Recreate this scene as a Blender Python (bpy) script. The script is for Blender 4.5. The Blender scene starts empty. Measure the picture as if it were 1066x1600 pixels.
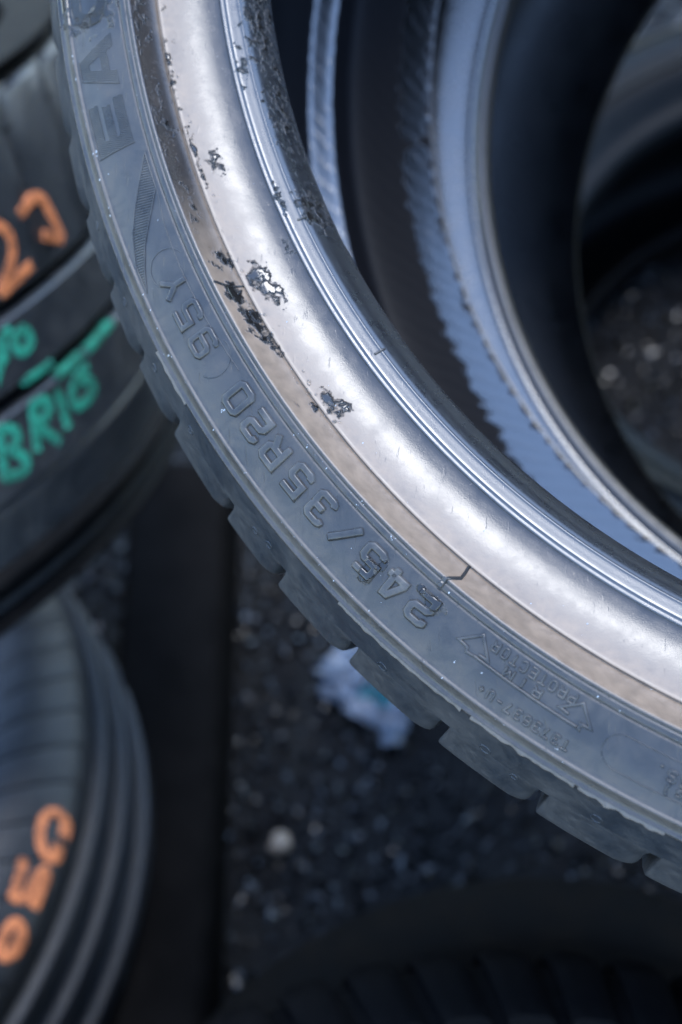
import bpy, math, random
import numpy as np
from mathutils import Vector, Matrix, noise

random.seed(7); np.random.seed(7)
scene = bpy.context.scene
COL = scene.collection
rad = math.radians

# ------------------------------------------------------------------ camera
H = 1.05                                     # camera height over the ground
UP = Vector((-.05, .5, .86)).normalized()    # world up, seen in camera axes
EX = (Vector((1, 0, 0)) - UP[0] * UP).normalized()
EY = UP.cross(EX)
RW = Matrix((EX, EY, UP))                    # camera axes -> world axes
CAMLOC = Vector((0, 0, H))
def W(v): return RW @ Vector(v) + CAMLOC
def WD(v): return RW @ Vector(v)

cam_d = bpy.data.cameras.new("camera")
cam = bpy.data.objects.new("camera", cam_d); COL.objects.link(cam)
cam.matrix_world = Matrix.Translation(CAMLOC) @ RW.to_4x4()
cam_d.sensor_fit = 'VERTICAL'; cam_d.sensor_height = 36; cam_d.sensor_width = 24
cam_d.lens = 50
cam_d.clip_start = .02; cam_d.clip_end = 500
cam_d.dof.use_dof = True
cam_d.dof.focus_distance = .397
cam_d.dof.aperture_fstop = 7.5
scene.camera = cam

# ------------------------------------------------------------------ light
SUN_EL, SUN_AZ = 71.0, 22.0                 # azimuth measured from +Y towards +X
w = bpy.data.worlds.new("World"); scene.world = w; w.use_nodes = True
nt = w.node_tree
bg = nt.nodes['Background']
sky = nt.nodes.new('ShaderNodeTexSky'); sky.sky_type = 'NISHITA'; sky.sun_disc = False
sky.sun_elevation = rad(SUN_EL); sky.sun_rotation = rad(SUN_AZ)
sky.air_density = 1.0; sky.dust_density = .1; sky.ozone_density = 1.0
nt.links.new(sky.outputs[0], bg.inputs[0]); bg.inputs[1].default_value = .15
sun_d = bpy.data.lights.new("sun", 'SUN'); sun_d.energy = .5; sun_d.angle = rad(25); sun_d.color = (1, .985, .965)
sun = bpy.data.objects.new("sun", sun_d); COL.objects.link(sun)
sd = Vector((math.sin(rad(SUN_AZ)) * math.cos(rad(SUN_EL)), math.cos(rad(SUN_AZ)) * math.cos(rad(SUN_EL)), math.sin(rad(SUN_EL))))
sun.rotation_euler = sd.to_track_quat('Z', 'Y').to_euler()
sun.location = sd * 20
scene.view_settings.view_transform = 'Standard'; scene.view_settings.look = 'None'
scene.view_settings.exposure = 3.0; scene.view_settings.gamma = 1

# ------------------------------------------------------------------ materials
class N:
    def __init__(s, name):
        s.m = bpy.data.materials.new(name); s.m.use_nodes = True
        s.t = s.m.node_tree; s.b = s.t.nodes['Principled BSDF']; s.out = s.t.nodes['Material Output']
    def n(s, typ, **kw):
        o = s.t.nodes.new(typ)
        for k, v in kw.items(): setattr(o, k, v)
        return o
    def l(s, a, b): s.t.links.new(a, b)
    def setin(s, sock, v):
        if isinstance(v, (int, float, tuple, list)): sock.default_value = v
        else: s.l(v, sock)
    def math(s, op, a, b=0.0, c=None, clamp=False):
        o = s.n('ShaderNodeMath', operation=op); o.use_clamp = clamp
        s.setin(o.inputs[0], a); s.setin(o.inputs[1], b)
        if c is not None: s.setin(o.inputs[2], c)
        return o.outputs[0]
    def obj(s):
        return s.n('ShaderNodeTexCoord').outputs['Object']
    def noise(s, co, scale, detail=4, rough=.55, dist=0):
        o = s.n('ShaderNodeTexNoise'); s.l(co, o.inputs['Vector'])
        o.inputs['Scale'].default_value = scale; o.inputs['Detail'].default_value = detail
        o.inputs['Roughness'].default_value = rough; o.inputs['Distortion'].default_value = dist
        return o.outputs[0]
    def ramp(s, f, a, b, lo=0.0, hi=1.0):
        o = s.n('ShaderNodeMapRange'); o.clamp = True; o.interpolation_type = 'SMOOTHSTEP'
        s.setin(o.inputs[0], f); o.inputs[1].default_value = a; o.inputs[2].default_value = b
        s.setin(o.inputs[3], lo); s.setin(o.inputs[4], hi)
        return o.outputs[0]
    def mix(s, f, a, b):
        o = s.n('ShaderNodeMix', data_type='RGBA')
        s.setin(o.inputs[0], f); s.setin(o.inputs[6], a if not isinstance(a, tuple) else (*a, 1)[:4]); s.setin(o.inputs[7], b if not isinstance(b, tuple) else (*b, 1)[:4])
        return o.outputs[2]
    def attr(s, name):
        o = s.n('ShaderNodeAttribute'); o.attribute_name = name
        return o.outputs['Fac']
    def bump(s, h, dist, strength=1.0, normal=None):
        o = s.n('ShaderNodeBump'); s.l(h, o.inputs['Height'])
        o.inputs['Distance'].default_value = dist; o.inputs['Strength'].default_value = strength
        if normal is not None: s.l(normal, o.inputs['Normal'])
        return o.outputs[0]

def rubber(name, base=(.011, .0115, .0125), rough=.42, dust=(.075, .063, .052), dust_amt=.25, use_attr=False, spec=.5, wet_gloss=.06, grain=1.0, stain_amt=.5, coat=0.0):
    g = N(name); co = g.obj()
    big = g.noise(co, 45, 5, .6); mid = g.noise(co, 240, 5, .6); fine = g.noise(co, 2600, 3, .6)
    spk = g.noise(co, 1100, 2, .5)
    d = g.math('MULTIPLY', g.ramp(big, .38, .68), dust_amt)
    d = g.math('ADD', d, g.math('MULTIPLY', g.ramp(mid, .5, .75), dust_amt * .6))
    if use_attr:
        da = g.attr('dust')
        d = g.math('ADD', d, g.math('MULTIPLY', da, g.ramp(mid, .2, .75, .75, 1.1)))
    speck = g.ramp(spk, .71, .76)
    d = g.math('MAXIMUM', d, g.math('MULTIPLY', speck, .55), clamp=True)
    col = g.mix(d, base, dust)
    stain = g.ramp(g.noise(co, 95, 6, .68, .8), .40, .62)
    base2 = g.mix(stain, col, tuple(x * .45 for x in base))
    col = g.mix(g.math('MULTIPLY', stain, stain_amt), col, base2)
    ro = g.math('ADD', g.math('MULTIPLY_ADD', big, .16, rough - .08), g.math('MULTIPLY', d, .22))
    ro = g.math('ADD', ro, g.math('MULTIPLY_ADD', mid, .18, -.09))
    ro = g.math('MULTIPLY_ADD', stain, -.05, ro)
    h = g.math('ADD', g.math('MULTIPLY', fine, .5), g.math('MULTIPLY', mid, .6))
    # fine scuffs
    mp = g.n('ShaderNodeMapping'); g.l(co, mp.inputs[0]); mp.inputs['Scale'].default_value = (1, .12, .3); mp.inputs['Rotation'].default_value = (.3, .2, .8)
    scr = g.noise(mp.outputs[0], 900, 2, .6)
    h = g.math('ADD', h, g.math('MULTIPLY', g.ramp(scr, .66, .74), -.5))
    if use_attr:
        env = g.attr('wet')
        n2 = g.noise(co, 340, 5, .58, .0)
        wet = g.ramp(g.math('MULTIPLY_ADD', n2, 1.0, env), 1.0, 1.10)
        col = g.mix(wet, col, (.010, .009, .008))
        ro = g.math('MINIMUM', ro, g.math('MULTIPLY_ADD', wet, wet_gloss - 1.0, 1.0))
        keep = g.math('SUBTRACT', 1.0, g.math('MULTIPLY', wet, .9))
        h = g.math('MULTIPLY', h, keep)
        film = g.ramp(g.math('MULTIPLY_ADD', n2, 1.0, env), .985, 1.16)
        nb = g.bump(film, .0006)
        nn = g.bump(h, .00022 * grain, .8, nb)
        g.setin(g.b.inputs['Specular IOR Level'], g.math('MULTIPLY_ADD', wet, .45 - spec, spec))
    else:
        nn = g.bump(h, .00025 * grain, .8)
        g.b.inputs['Specular IOR Level'].default_value = spec
    g.l(col, g.b.inputs['Base Color']); g.l(ro, g.b.inputs['Roughness']); g.l(nn, g.b.inputs['Normal'])
    g.b.inputs['Coat Weight'].default_value = coat; g.b.inputs['Coat Roughness'].default_value = .24
    return g.m

M_SIDE = rubber('sidewall_rubber', use_attr=True, rough=.39, dust_amt=.19, dust=(.062, .050, .038), stain_amt=.5, spec=.47)
M_FLANGE = rubber('flange_rubber', use_attr=True, rough=.25, dust=(.20, .140, .092), dust_amt=.05, grain=.3, stain_amt=.12, spec=.50)
M_BEAD = rubber('bead_rubber', use_attr=True, rough=.30, dust=(.09, .085, .08), dust_amt=.03, grain=.2, stain_amt=.1, spec=.80)
M_BLOCK = rubber('block_rubber', base=(.015, .018, .022), rough=.46, dust=(.058, .052, .046), dust_amt=.35, grain=.8, stain_amt=.35)
M_TEXT = rubber('lettering_rubber', use_attr=True, base=(.016, .0155, .015), rough=.32, spec=.42, dust=(.085, .075, .062), dust_amt=.4, grain=.4)
M_EDGE = rubber('worn_edge_rubber', base=(.045, .039, .033), rough=.5, dust=(.09, .076, .062), dust_amt=.5, grain=.5)
M_T3 = rubber('paint_marked_rubber', base=(.015, .017, .020), rough=.40, dust_amt=.18, dust=(.05, .046, .042))
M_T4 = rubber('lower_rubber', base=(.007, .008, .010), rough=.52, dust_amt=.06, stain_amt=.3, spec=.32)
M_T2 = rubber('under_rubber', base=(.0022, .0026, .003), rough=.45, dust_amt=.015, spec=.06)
M_SHADED = rubber('shaded_rubber', base=(.002, .0021, .0025), rough=.6, dust_amt=.03, spec=.05)  # near-black copy of the tread rubber, shadow put into the carcass colour
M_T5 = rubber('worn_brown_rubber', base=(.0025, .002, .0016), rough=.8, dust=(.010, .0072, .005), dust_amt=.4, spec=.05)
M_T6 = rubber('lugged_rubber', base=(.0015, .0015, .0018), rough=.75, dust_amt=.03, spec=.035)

def liner_mat():
    g = N('inner_liner_wet'); co = g.obj()
    sx = g.n('ShaderNodeSeparateXYZ'); g.l(co, sx.inputs[0])
    th = g.math('ARCTAN2', sx.outputs[1], sx.outputs[0])
    r = g.math('SQRT', g.math('ADD', g.math('MULTIPLY', sx.outputs[0], sx.outputs[0]), g.math('MULTIPLY', sx.outputs[1], sx.outputs[1])))
    # bladder vent ridges: thin slanted lines round the liner
    ph = g.math('ADD', g.math('MULTIPLY', th, 190.0), g.math('MULTIPLY', r, 900.0)); ph = g.math('ADD', ph, g.math('MULTIPLY', g.noise(co, 60, 4, .6), 9.0))
    wv = g.math('SINE', ph)
    n1 = g.noise(co, 170, 6, .68, 1.2)
    n2 = g.noise(co, 600, 3, .6)
    env = g.attr('wet')
    f = g.math('ADD', g.math('ADD', env, g.math('MULTIPLY', n1, .9)), g.math('MULTIPLY', wv, .055))
    wet = g.ramp(f, .95, 1.02)
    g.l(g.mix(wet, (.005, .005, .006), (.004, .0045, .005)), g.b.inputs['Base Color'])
    g.l(g.ramp(wet, 0, 1, .5, .15), g.b.inputs['Roughness'])
    g.l(g.ramp(wet, 0, 1, .10, 1.0), g.b.inputs['Specular IOR Level'])
    g.setin(g.b.inputs['Coat Weight'], g.math('MULTIPLY', wet, .7)); g.b.inputs['Coat Roughness'].default_value = .12
    hh = g.math('ADD', g.math('MULTIPLY', g.ramp(wv, .6, 1.0), .14), g.math('MULTIPLY', n2, .3))
    g.l(g.bump(hh, .0004, .7), g.b.inputs['Normal'])
    return g.m
M_LINER = liner_mat()
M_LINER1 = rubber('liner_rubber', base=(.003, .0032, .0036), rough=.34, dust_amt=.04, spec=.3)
M_TOE1 = rubber('toe_rubber', base=(.006, .0065, .007), rough=.42, dust_amt=.02, grain=.3, spec=.5)
M_BEAD1 = rubber('wet_bead_rubber', base=(.008, .0085, .009), rough=.27, dust_amt=.01, grain=.2, spec=1.0, coat=.8)

def paint_mat(name, c):
    g = N(name); co = g.obj()
    n1 = g.noise(co, 330, 6, .7); n3 = g.noise(co, 60, 3, .6)
    f = g.math('ADD', n1, g.math('MULTIPLY_ADD', n3, .5, -.25))
    g.l(g.mix(g.ramp(f, .44, .62), c, tuple(x * .35 + .004 for x in c)), g.b.inputs['Base Color'])
    g.b.inputs['Roughness'].default_value = .7; g.b.inputs['Specular IOR Level'].default_value = .2
    g.l(g.bump(n1, .0006, .6), g.b.inputs['Normal'])
    return g.m
M_ORANGE = paint_mat('orange_crayon', (.48, .15, .055))
M_GREEN = paint_mat('green_crayon', (.018, .20, .13))

def ground_mat():
    g = N('wet_asphalt'); co = g.obj()
    a = g.noise(co, 90, 6, .65); b = g.noise(co, 14, 4, .6)
    g.l(g.mix(g.ramp(b, .35, .7), (.004, .004, .0045), (.009, .0085, .008)), g.b.inputs['Base Color'])  # darker than asphalt: the heap's shade over the ground is put into the colour
    g.l(g.ramp(a, .3, .7, .3, .6), g.b.inputs['Roughness'])
    g.l(g.bump(a, .008, .8), g.b.inputs['Normal'])
    g.b.inputs['Specular IOR Level'].default_value = .12
    return g.m
def stone_mat():
    g = N('wet_gravel'); co = g.obj()
    a = g.noise(co, 60, 4, .6); b = g.noise(co, 500, 3, .6)
    g.l(g.mix(g.ramp(a, .4, .65), (.0015, .0016, .002), (.0034, .0035, .0038)), g.b.inputs['Base Color'])  # stones kept near black, their colour carrying the shade of the heap
    g.l(g.ramp(a, .35, .65, .16, .40), g.b.inputs['Roughness'])
    g.l(g.bump(b, .0003, .4), g.b.inputs['Normal'])
    g.l(g.ramp(g.noise(co, 150, 2, .5), .47, .54, .03, .60), g.b.inputs['Specular IOR Level'])
    return g.m
def plain(name, c, rough=.5, sc=40, var=.4, spec=.5):
    g = N(name); co = g.obj(); a = g.noise(co, sc, 5, .6)
    g.l(g.mix(g.ramp(a, .3, .7), c, tuple(x * (1 - var) for x in c)), g.b.inputs['Base Color'])
    g.b.inputs['Roughness'].default_value = rough; g.b.inputs['Specular IOR Level'].default_value = spec
    g.l(g.bump(a, .002, .5), g.b.inputs['Normal'])
    return g.m
def water_mat():
    g = N('water'); g.b.inputs['Base Color'].default_value = (1, 1, 1, 1); g.b.inputs['Roughness'].default_value = .02
    g.b.inputs['IOR'].default_value = 1.33; g.b.inputs['Transmission Weight'].default_value = 1.0
    return g.m

# ------------------------------------------------------------------ mesh helpers
def mesh_obj(name, verts, faces, mat, parent=None, smooth=True, sharp=None):
    me = bpy.data.meshes.new(name)
    if isinstance(verts, np.ndarray): verts = verts.tolist()
    me.from_pydata(verts, [], faces)
    if smooth: me.polygons.foreach_set('use_smooth', [True] * len(me.polygons))
    if mat: me.materials.append(mat)
    if sharp is not None: me.set_sharp_from_angle(angle=rad(sharp))
    if mat and mat.name == 'lettering_rubber':
        co = np.array(verts); a = me.attributes.new('wet', 'FLOAT', 'POINT'); rr = np.hypot(co[:, 0], co[:, 1])
        a.data.foreach_set('value', wet_fn(rr, np.degrees(np.arctan2(co[:, 1], co[:, 0])) % 360, co[:, 2]).astype(np.float32))
    me.update()
    o = bpy.data.objects.new(name, me); COL.objects.link(o)
    if parent: o.parent = parent
    return o
def tag(o, label, cat, group=None, kind=None):
    if label: o['label'] = label
    if cat: o['category'] = cat
    if group: o['group'] = group
    if kind: o['kind'] = kind
    return o
def thing(name, mw, label, cat, group=None):
    o = bpy.data.objects.new(name, None); COL.objects.link(o)
    o.empty_display_size = .05; o.matrix_world = mw
    return tag(o, label, cat, group)
def frame(C, ax, off=0.0):
    """camera-axes centre and axle direction -> world matrix whose Z is the axle"""
    z = Vector(ax).normalized(); c = Vector(C) - z * off
    x = (Vector((1, 0, 0)) - z[0] * z).normalized(); y = z.cross(x)
    m = Matrix((WD(x), WD(y), WD(z))).transposed().to_4x4()
    m.translation = W(c)
    return m

def revolve(name, prof, thetas, mat, parent, closed_prof=False, attrs=None, sharp=None):
    """prof: list of (r,z) in metres; thetas in degrees, full circle"""
    prof = np.array(prof); th = np.radians(np.array(thetas)); n, k = len(th), len(prof)
    r = prof[:, 0][None, :]; z = np.repeat(prof[:, 1][None, :], n, 0)
    V = np.stack([np.cos(th)[:, None] * r, np.sin(th)[:, None] * r, z], 2).reshape(-1, 3)
    kk = k if closed_prof else k - 1
    i = np.arange(n)[:, None]; j = np.arange(kk)[None, :]
    i2 = (i + 1) % n; j2 = (j + 1) % k
    F = np.stack(np.broadcast_arrays(i * k + j, i2 * k + j, i2 * k + j2, i * k + j2), 2).reshape(-1, 4)
    me = bpy.data.meshes.new(name)
    me.vertices.add(len(V)); me.vertices.foreach_set('co', V.ravel())
    me.loops.add(F.size); me.loops.foreach_set('vertex_index', F.ravel().astype(np.int32))
    me.polygons.add(len(F)); me.polygons.foreach_set('loop_start', np.arange(0, F.size, 4, dtype=np.int32))
    me.polygons.foreach_set('use_smooth', np.ones(len(F), dtype=bool))
    me.update(calc_edges=True); me.validate()
    me.materials.append(mat)
    if attrs:
        rr = np.repeat(r, n, 0).reshape(-1); tt = np.repeat(np.degrees(th)[:, None] % 360, k, 1).reshape(-1); zz = z.reshape(-1)
        for an, fn in attrs.items():
            a = me.attributes.new(an, 'FLOAT', 'POINT'); a.data.foreach_set('value', fn(rr, tt, zz).astype(np.float32))
    if sharp: me.set_sharp_from_angle(angle=rad(sharp))
    o = bpy.data.objects.new(name, me); COL.objects.link(o)
    if parent: o.parent = parent
    return o

def densify(pts, step):
    out = [pts[0]]
    for a, b in zip(pts[:-1], pts[1:]):
        L = math.dist(a, b); n = max(1, int(math.ceil(L / step)))
        for q in range(1, n + 1): out.append(tuple(a[i] + (b[i] - a[i]) * q / n for i in range(len(a))))
    return out
def smooth_prof(pts, it=1):
    """corner cutting that keeps the end points"""
    for _ in range(it):
        o = [pts[0]]
        for a, b in zip(pts[:-1], pts[1:]):
            o.append((a[0] * .75 + b[0] * .25, a[1] * .75 + b[1] * .25)); o.append((a[0] * .25 + b[0] * .75, a[1] * .25 + b[1] * .75))
        o.append(pts[-1]); pts = o
    return pts

# strokes: polylines in flat (u,v) metres -> raised ribbons, laid on a surface by fn(u,v,h)->xyz
def ribbon(V, F, pts, wid, h, fn, closed=False, slope=.6, step=.0012, base=-.0002, eps=0.0):
    pts = [p for i, p in enumerate(pts) if i == 0 or math.dist(p, pts[i - 1]) > 1e-6]
    if closed and math.dist(pts[0], pts[-1]) < 1e-6: pts = pts[:-1]
    if closed: pts = densify(pts + [pts[0]], step)[:-1]
    else: pts = densify(pts, step)
    n = len(pts); P = np.array(pts); hw = wid / 2; hs = min(h * slope, hw * 1.2); ho = hw + hs
    rows = []
    for i in range(n):
        a = P[i - 1] if (i > 0 or closed) else None
        b = P[(i + 1) % n] if (i < n - 1 or closed) else None
        d1 = None if a is None else (P[i] - a) / np.linalg.norm(P[i] - a)
        d2 = None if b is None else (b - P[i]) / np.linalg.norm(b - P[i])
        if d1 is None: d1 = d2
        if d2 is None: d2 = d1
        n1 = np.array([-d1[1], d1[0]]); n2 = np.array([-d2[1], d2[0]])
        m = n1 + n2; L = np.linalg.norm(m); m = n1 if L < 1e-6 else m / L
        s = 1 / max(.45, m @ n1)
        rows.append((P[i], m * s, d1, d2))
    b0 = len(V)
    for p, m, d1, d2 in rows:
        for off, hh in ((-ho, base), (-hw - .40 * hs, h * .52), (-hw + .02 * hs, h * .88 + eps), (-hw + .5 * hs, h + eps), (hw - .5 * hs, h + eps), (hw - .02 * hs, h * .88 + eps), (hw + .40 * hs, h * .52), (ho, base)):
            q = p + m * off; V.append(fn(q[0], q[1], hh))
    rng = range(n) if closed else range(n - 1)
    for i in rng:
        a = b0 + i * 8; c = b0 + ((i + 1) % n) * 8
        for k in range(7): F.append((a + k, c + k, c + k + 1, a + k + 1))
    if not closed:      # rounded-off end caps
        for idx, sgn in ((0, -1), (n - 1, 1)):
            p, m, d1, d2 = rows[idx]; d = d1 if sgn > 0 else d2
            e = len(V)
            for off, hh, k in ((-ho * .8, base, 1), (-hw * .9, h * .6, .7), (hw * .9, h * .6, .7), (ho * .8, base, 1)):
                q = p + m * off + d * sgn * hs * k; V.append(fn(q[0], q[1], hh))
            a = b0 + idx * 8
            fs = [(a, e, e + 1, a + 1), (a + 1, e + 1, a + 2), (a + 2, e + 1, a + 3), (a + 3, e + 1, e + 2, a + 4), (a + 4, e + 2, a + 5), (a + 5, e + 2, a + 6), (a + 6, e + 2, e + 3, a + 7), (e, e + 3, e + 2, e + 1)]
            for q in fs: F.append(q if sgn < 0 else q[::-1])

GL = {  # glyph strokes in a .6 x 1 box ('c' = closed)
 '0': [('c', [(.1, 0), (.5, 0), (.6, .1), (.6, .9), (.5, 1), (.1, 1), (0, .9), (0, .1)])],
 '2': [('o', [(0, .82), (0, .92), (.1, 1), (.5, 1), (.6, .9), (.6, .6), (.5, .5), (.1, .47), (0, .36), (0, 0), (.62, 0)])],
 '4': [('o', [(.44, 0), (.44, 1), (.3, 1), (0, .36), (0, .26), (.64, .26)])],
 '5': [('o', [(.6, 1), (0, 1), (0, .55), (.5, .55), (.6, .45), (.6, .1), (.5, 0), (.1, 0), (0, .08), (0, .16)])],
 '3': [('o', [(0, .86), (.02, .95), (.1, 1), (.5, 1), (.6, .9), (.6, .6), (.5, .5), (.6, .4), (.6, .1), (.5, 0), (.1, 0), (.02, .05), (0, .14)]), ('o', [(.5, .5), (.2, .5)])],
 'R': [('o', [(0, 0), (0, 1), (.5, 1), (.6, .9), (.6, .52), (.5, .42), (0, .42)]), ('o', [(.36, .42), (.6, 0)])],
 '9': [('o', [(0, .14), (0, .08), (.1, 0), (.5, 0), (.6, .1), (.6, .9), (.5, 1), (.1, 1), (0, .9), (0, .55), (.1, .45), (.6, .45)])],
 'Y': [('o', [(0, 1), (.3, .48), (.6, 1)]), ('o', [(.3, .48), (.3, 0)])],
 '/': [('o', [(-.05, -.05), (.62, 1.0)])],
 'I': [('o', [(.3, 0), (.3, 1)])],
 'M': [('o', [(0, 0), (0, 1), (.35, .35), (.7, 1), (.7, 0)])],
 'P': [('o', [(0, 0), (0, 1), (.5, 1), (.6, .88), (.6, .56), (.5, .45), (0, .45)])],
 'O': [('c', [(.15, 0), (.45, 0), (.6, .18), (.6, .82), (.45, 1), (.15, 1), (0, .82), (0, .18)])],
 'T': [('o', [(0, 1), (.6, 1)]), ('o', [(.3, 1), (.3, 0)])],
 'E': [('o', [(.6, 1), (0, 1), (0, 0), (.6, 0)]), ('o', [(0, .5), (.5, .5)])],
 'C': [('o', [(.6, .85), (.45, 1), (.15, 1), (0, .82), (0, .18), (.15, 0), (.45, 0), (.6, .15)])],
 'S': [('o', [(.6, .85), (.45, 1), (.12, 1), (0, .88), (0, .62), (.12, .52), (.48, .48), (.6, .38), (.6, .12), (.48, 0), (.12, 0), (0, .15)])],
 '7': [('o', [(0, 1), (.6, 1), (.2, 0)])],
 '6': [('o', [(.55, .9), (.45, 1), (.15, 1), (0, .85), (0, .12), (.1, 0), (.5, 0), (.6, .12), (.6, .42), (.5, .54), (0, .54)])],
 '-': [('o', [(.1, .48), (.5, .48)])],
 'U': [('o', [(0, 1), (0, .15), (.12, 0), (.48, 0), (.6, .15), (.6, 1)])],
 '+': [('o', [(.1, .5), (.5, .5)]), ('o', [(.3, .25), (.3, .75)])],
 'b': [('o', [(0, 1), (0, 0), (.4, 0), (.5, .12), (.5, .5), (.4, .62), (0, .62)])],
 's': [('o', [(.5, .55), (.4, .64), (.1, .64), (0, .52), (.1, .36), (.4, .28), (.5, .14), (.4, 0), (.1, 0), (0, .1)])],
 'l': [('o', [(.2, 1), (.2, 0)])],
 ')': [('o', [(.1, 1.05), (.3, .75), (.3, .2), (.1, -.1)])],
 '(': [('o', [(.4, 1.05), (.2, .75), (.2, .2), (.4, -.1)])],
 '.': [('o', [(.2, .02), (.3, .02)])],
}
def glyph(V, F, ch, u0, v0, wd, ht, wid, h, fn):
    for q, (typ, pts) in enumerate(GL[ch]):
        ps = [(u0 + x / .6 * wd, v0 + y * ht) for x, y in pts]
        ribbon(V, F, ps, wid, h, fn, closed=typ == 'c', eps=q * 3e-5, step=.0011)

# ------------------------------------------------------------------ the tyre in front
GROUP = 'used tyres in the heap'
MF = frame((.196, .204, -.331), (-.36, .072, .93), .122)
front = thing('tyre', MF, 'low-profile tyre in front with raised size lettering and a dusty brown rim flange', 'tyre', GROUP)

TH = list(np.arange(160, 285, .2)) + list(np.arange(285, 520, 1.25))
mm = lambda P: [(a / 1000, b / 1000) for a, b in P]
# outer skin from the tread floor to the rim-protector ridge
P_BUT = mm([(318.2, 40), (318.2, 84), (318.15, 90), (318.0, 96), (317.6, 100.5), (317.15, 104.2), (316.75, 106.0), (316.0, 107.08), (313.2, 111.15), (310.6, 114.9), (309.2, 116.9), (308.4, 118.1)])
P_SIDE = mm([(308.4, 118.1), (308.1, 118.5), (307.8, 118.75), (307.4, 118.8), (307.1, 118.65), (306.6, 118.7), (306.0, 119.0), (305.2, 119.5), (304.8, 119.75), (304.5, 120.05), (304.2, 120.15), (303.9, 120.05), (303.6, 119.75), (303.2, 119.68), (302.4, 119.8), (300, 120.2), (296.5, 120.8), (292.5, 121.0), (288.5, 121.05), (286.6, 121.05), (286.2, 121.04), (286.05, 120.95), (285.95, 120.75), (285.65, 120.75), (285.55, 120.95), (285.4, 121.1), (284.9, 121.2), (284.0, 121.25), (283.7, 121.2), (283.55, 121.0), (283.25, 121.0), (283.1, 121.2), (282.8, 121.35), (282.5, 121.35), (282.3, 121.25)])
P_FLANGE = mm([(282.3, 121.25), (281.95, 121.0), (281.6, 120.1), (281.0, 118.2), (280.0, 115.8), (278.8, 113.6), (277.75, 112.2), (277.55, 111.65), (277.25, 111.6), (277.0, 112.25), (276.7, 112.3), (274, 110.0), (271, 107.8), (268, 106.0), (265, 104.65), (262.5, 103.8), (260.6, 103.25), (260.25, 103.45)])
P_BEAD = mm([(260.25, 103.45), (260.0, 103.6), (259.6, 103.55), (259.3, 103.25), (258.6, 103.1), (258.3, 103.2), (258.0, 102.98), (256.5, 102.5), (255.0, 101.95), (254.55, 101.95), (254.3, 101.55), (253.4, 100.8), (252.4, 99.2), (251.5, 97), (250.8, 94.3), (250.3, 91.8), (249.9, 90.0), (249.8, 87.5), (250.2, 85.6), (251.5, 84.2), (254, 84)])
P_LINER = mm([(254, 84), (258, 87), (264, 90.5), (272, 94.5), (281, 97), (289, 97), (297, 93), (304, 86), (310, 74), (314, 58), (316, 38), (316.5, 0), (316, -38), (314, -54), (310, -62), (305, -69.5), (302.3, -74.2), (301.2, -75.3), (296.5, -77.0), (292.6, -78.4), (291.4, -79.4), (290.2, -82), (289.0, -86), (287.6, -88.8), (285, -90.6), (279, -92.2), (272, -93.5), (266.5, -94.4), (260.5, -95.4), (256.8, -96.0), (254.2, -96.4), (252.8, -96.7)])
P_BACKBEAD = mm([(252.8, -96.6), (252.2, -96.9), (252.1, -97.3), (252.4, -98.0), (254, -98.8)])
P_BACK = mm([(254, -98.8), (262, -99.5), (275, -100), (290, -100), (300, -98.5), (310, -93), (317, -86), (320, -80)])
P_TREAD = mm([(320, -80), (327.5, -78), (328, -60), (328.3, -45), (328.3, -44), (321, -43.5), (321, -34), (328.5, -33.5), (329, -20), (329, -5), (321.5, -4.5), (321.5, 5), (329, 5.5), (329, 20), (328.5, 35), (321, 35.5), (321, 39), (318.0, 40)])

def smstep(x, a, b):
    t = np.clip((x - a) / (b - a), 0, 1); return t * t * (3 - 2 * t)
# water left on the rubber: (theta, r mm, half length mm along, half width mm across, strength)
WETS = [(185.6, 297, 15.5, 13, .98), (189.2, 302, 2.0, 4, .62), (189.6, 289.5, 2.4, 1.8, .65),
    (206.0, 279.2, 4.2, 1.9, .60), (206.6, 277.9, 3.0, 1.6, .55), (208.6, 279.8, 5.5, 1.6, .66), (210.6, 279.0, 8.0, 1.9, .62), (212.4, 277.6, 6, 1.5, .50),
    (199.5, 271.3, 5.0, 2.2, .58), (208.2, 272.4, 6.5, 3.0, .66), (209.2, 270.8, 4.5, 2.2, .58), (217.3, 274.4, 5.5, 2.0, .58), (218.0, 272.2, 4.5, 2.0, .56), (217.2, 278.2, 3.5, 1.2, .52),
    (230.55, 289.8, 3.4, 1.6, .95), (229.6, 289.0, 1.4, 1.2, .85), (226.75, 296.2, 1.9, 2.4, .95), (226.6, 294.2, 1.6, 1.8, .85), (227.2, 291.6, 1.1, 1.6, .7),
    (186, 275.5, 14, 1.6, .55), (193, 276.6, 16, 1.1, .50), (199, 275.8, 14, .9, .52), (189, 250.2, 30, 5.2, .50), (197, 250.0, 22, 4.5, .48), (204.5, 251.5, 10, 4, .52),
    (193.5, 257, 8, 2, .52), (203.5, 258.5, 6, 2, .52), (205.2, 253, 5, 1.5, .6), (207, 262.5, 6, 2.2, .47), (188, 281, 25, 2.5, .43), (196, 280.5, 25, 2.5, .40),(202,280.5,14,2.2,.41)]
def wet_fn(r, t, z):
    e = np.zeros_like(r)
    front_m = (z > .08)
    for (t0, r0, a, b, s) in WETS:
        d = (np.radians(t - t0) * r * 1000 / a) ** 2 + ((r * 1000 - r0) / b) ** 2
        e = np.maximum(e, s * np.exp(-d * .5))
    return e * front_m + .08
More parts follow.
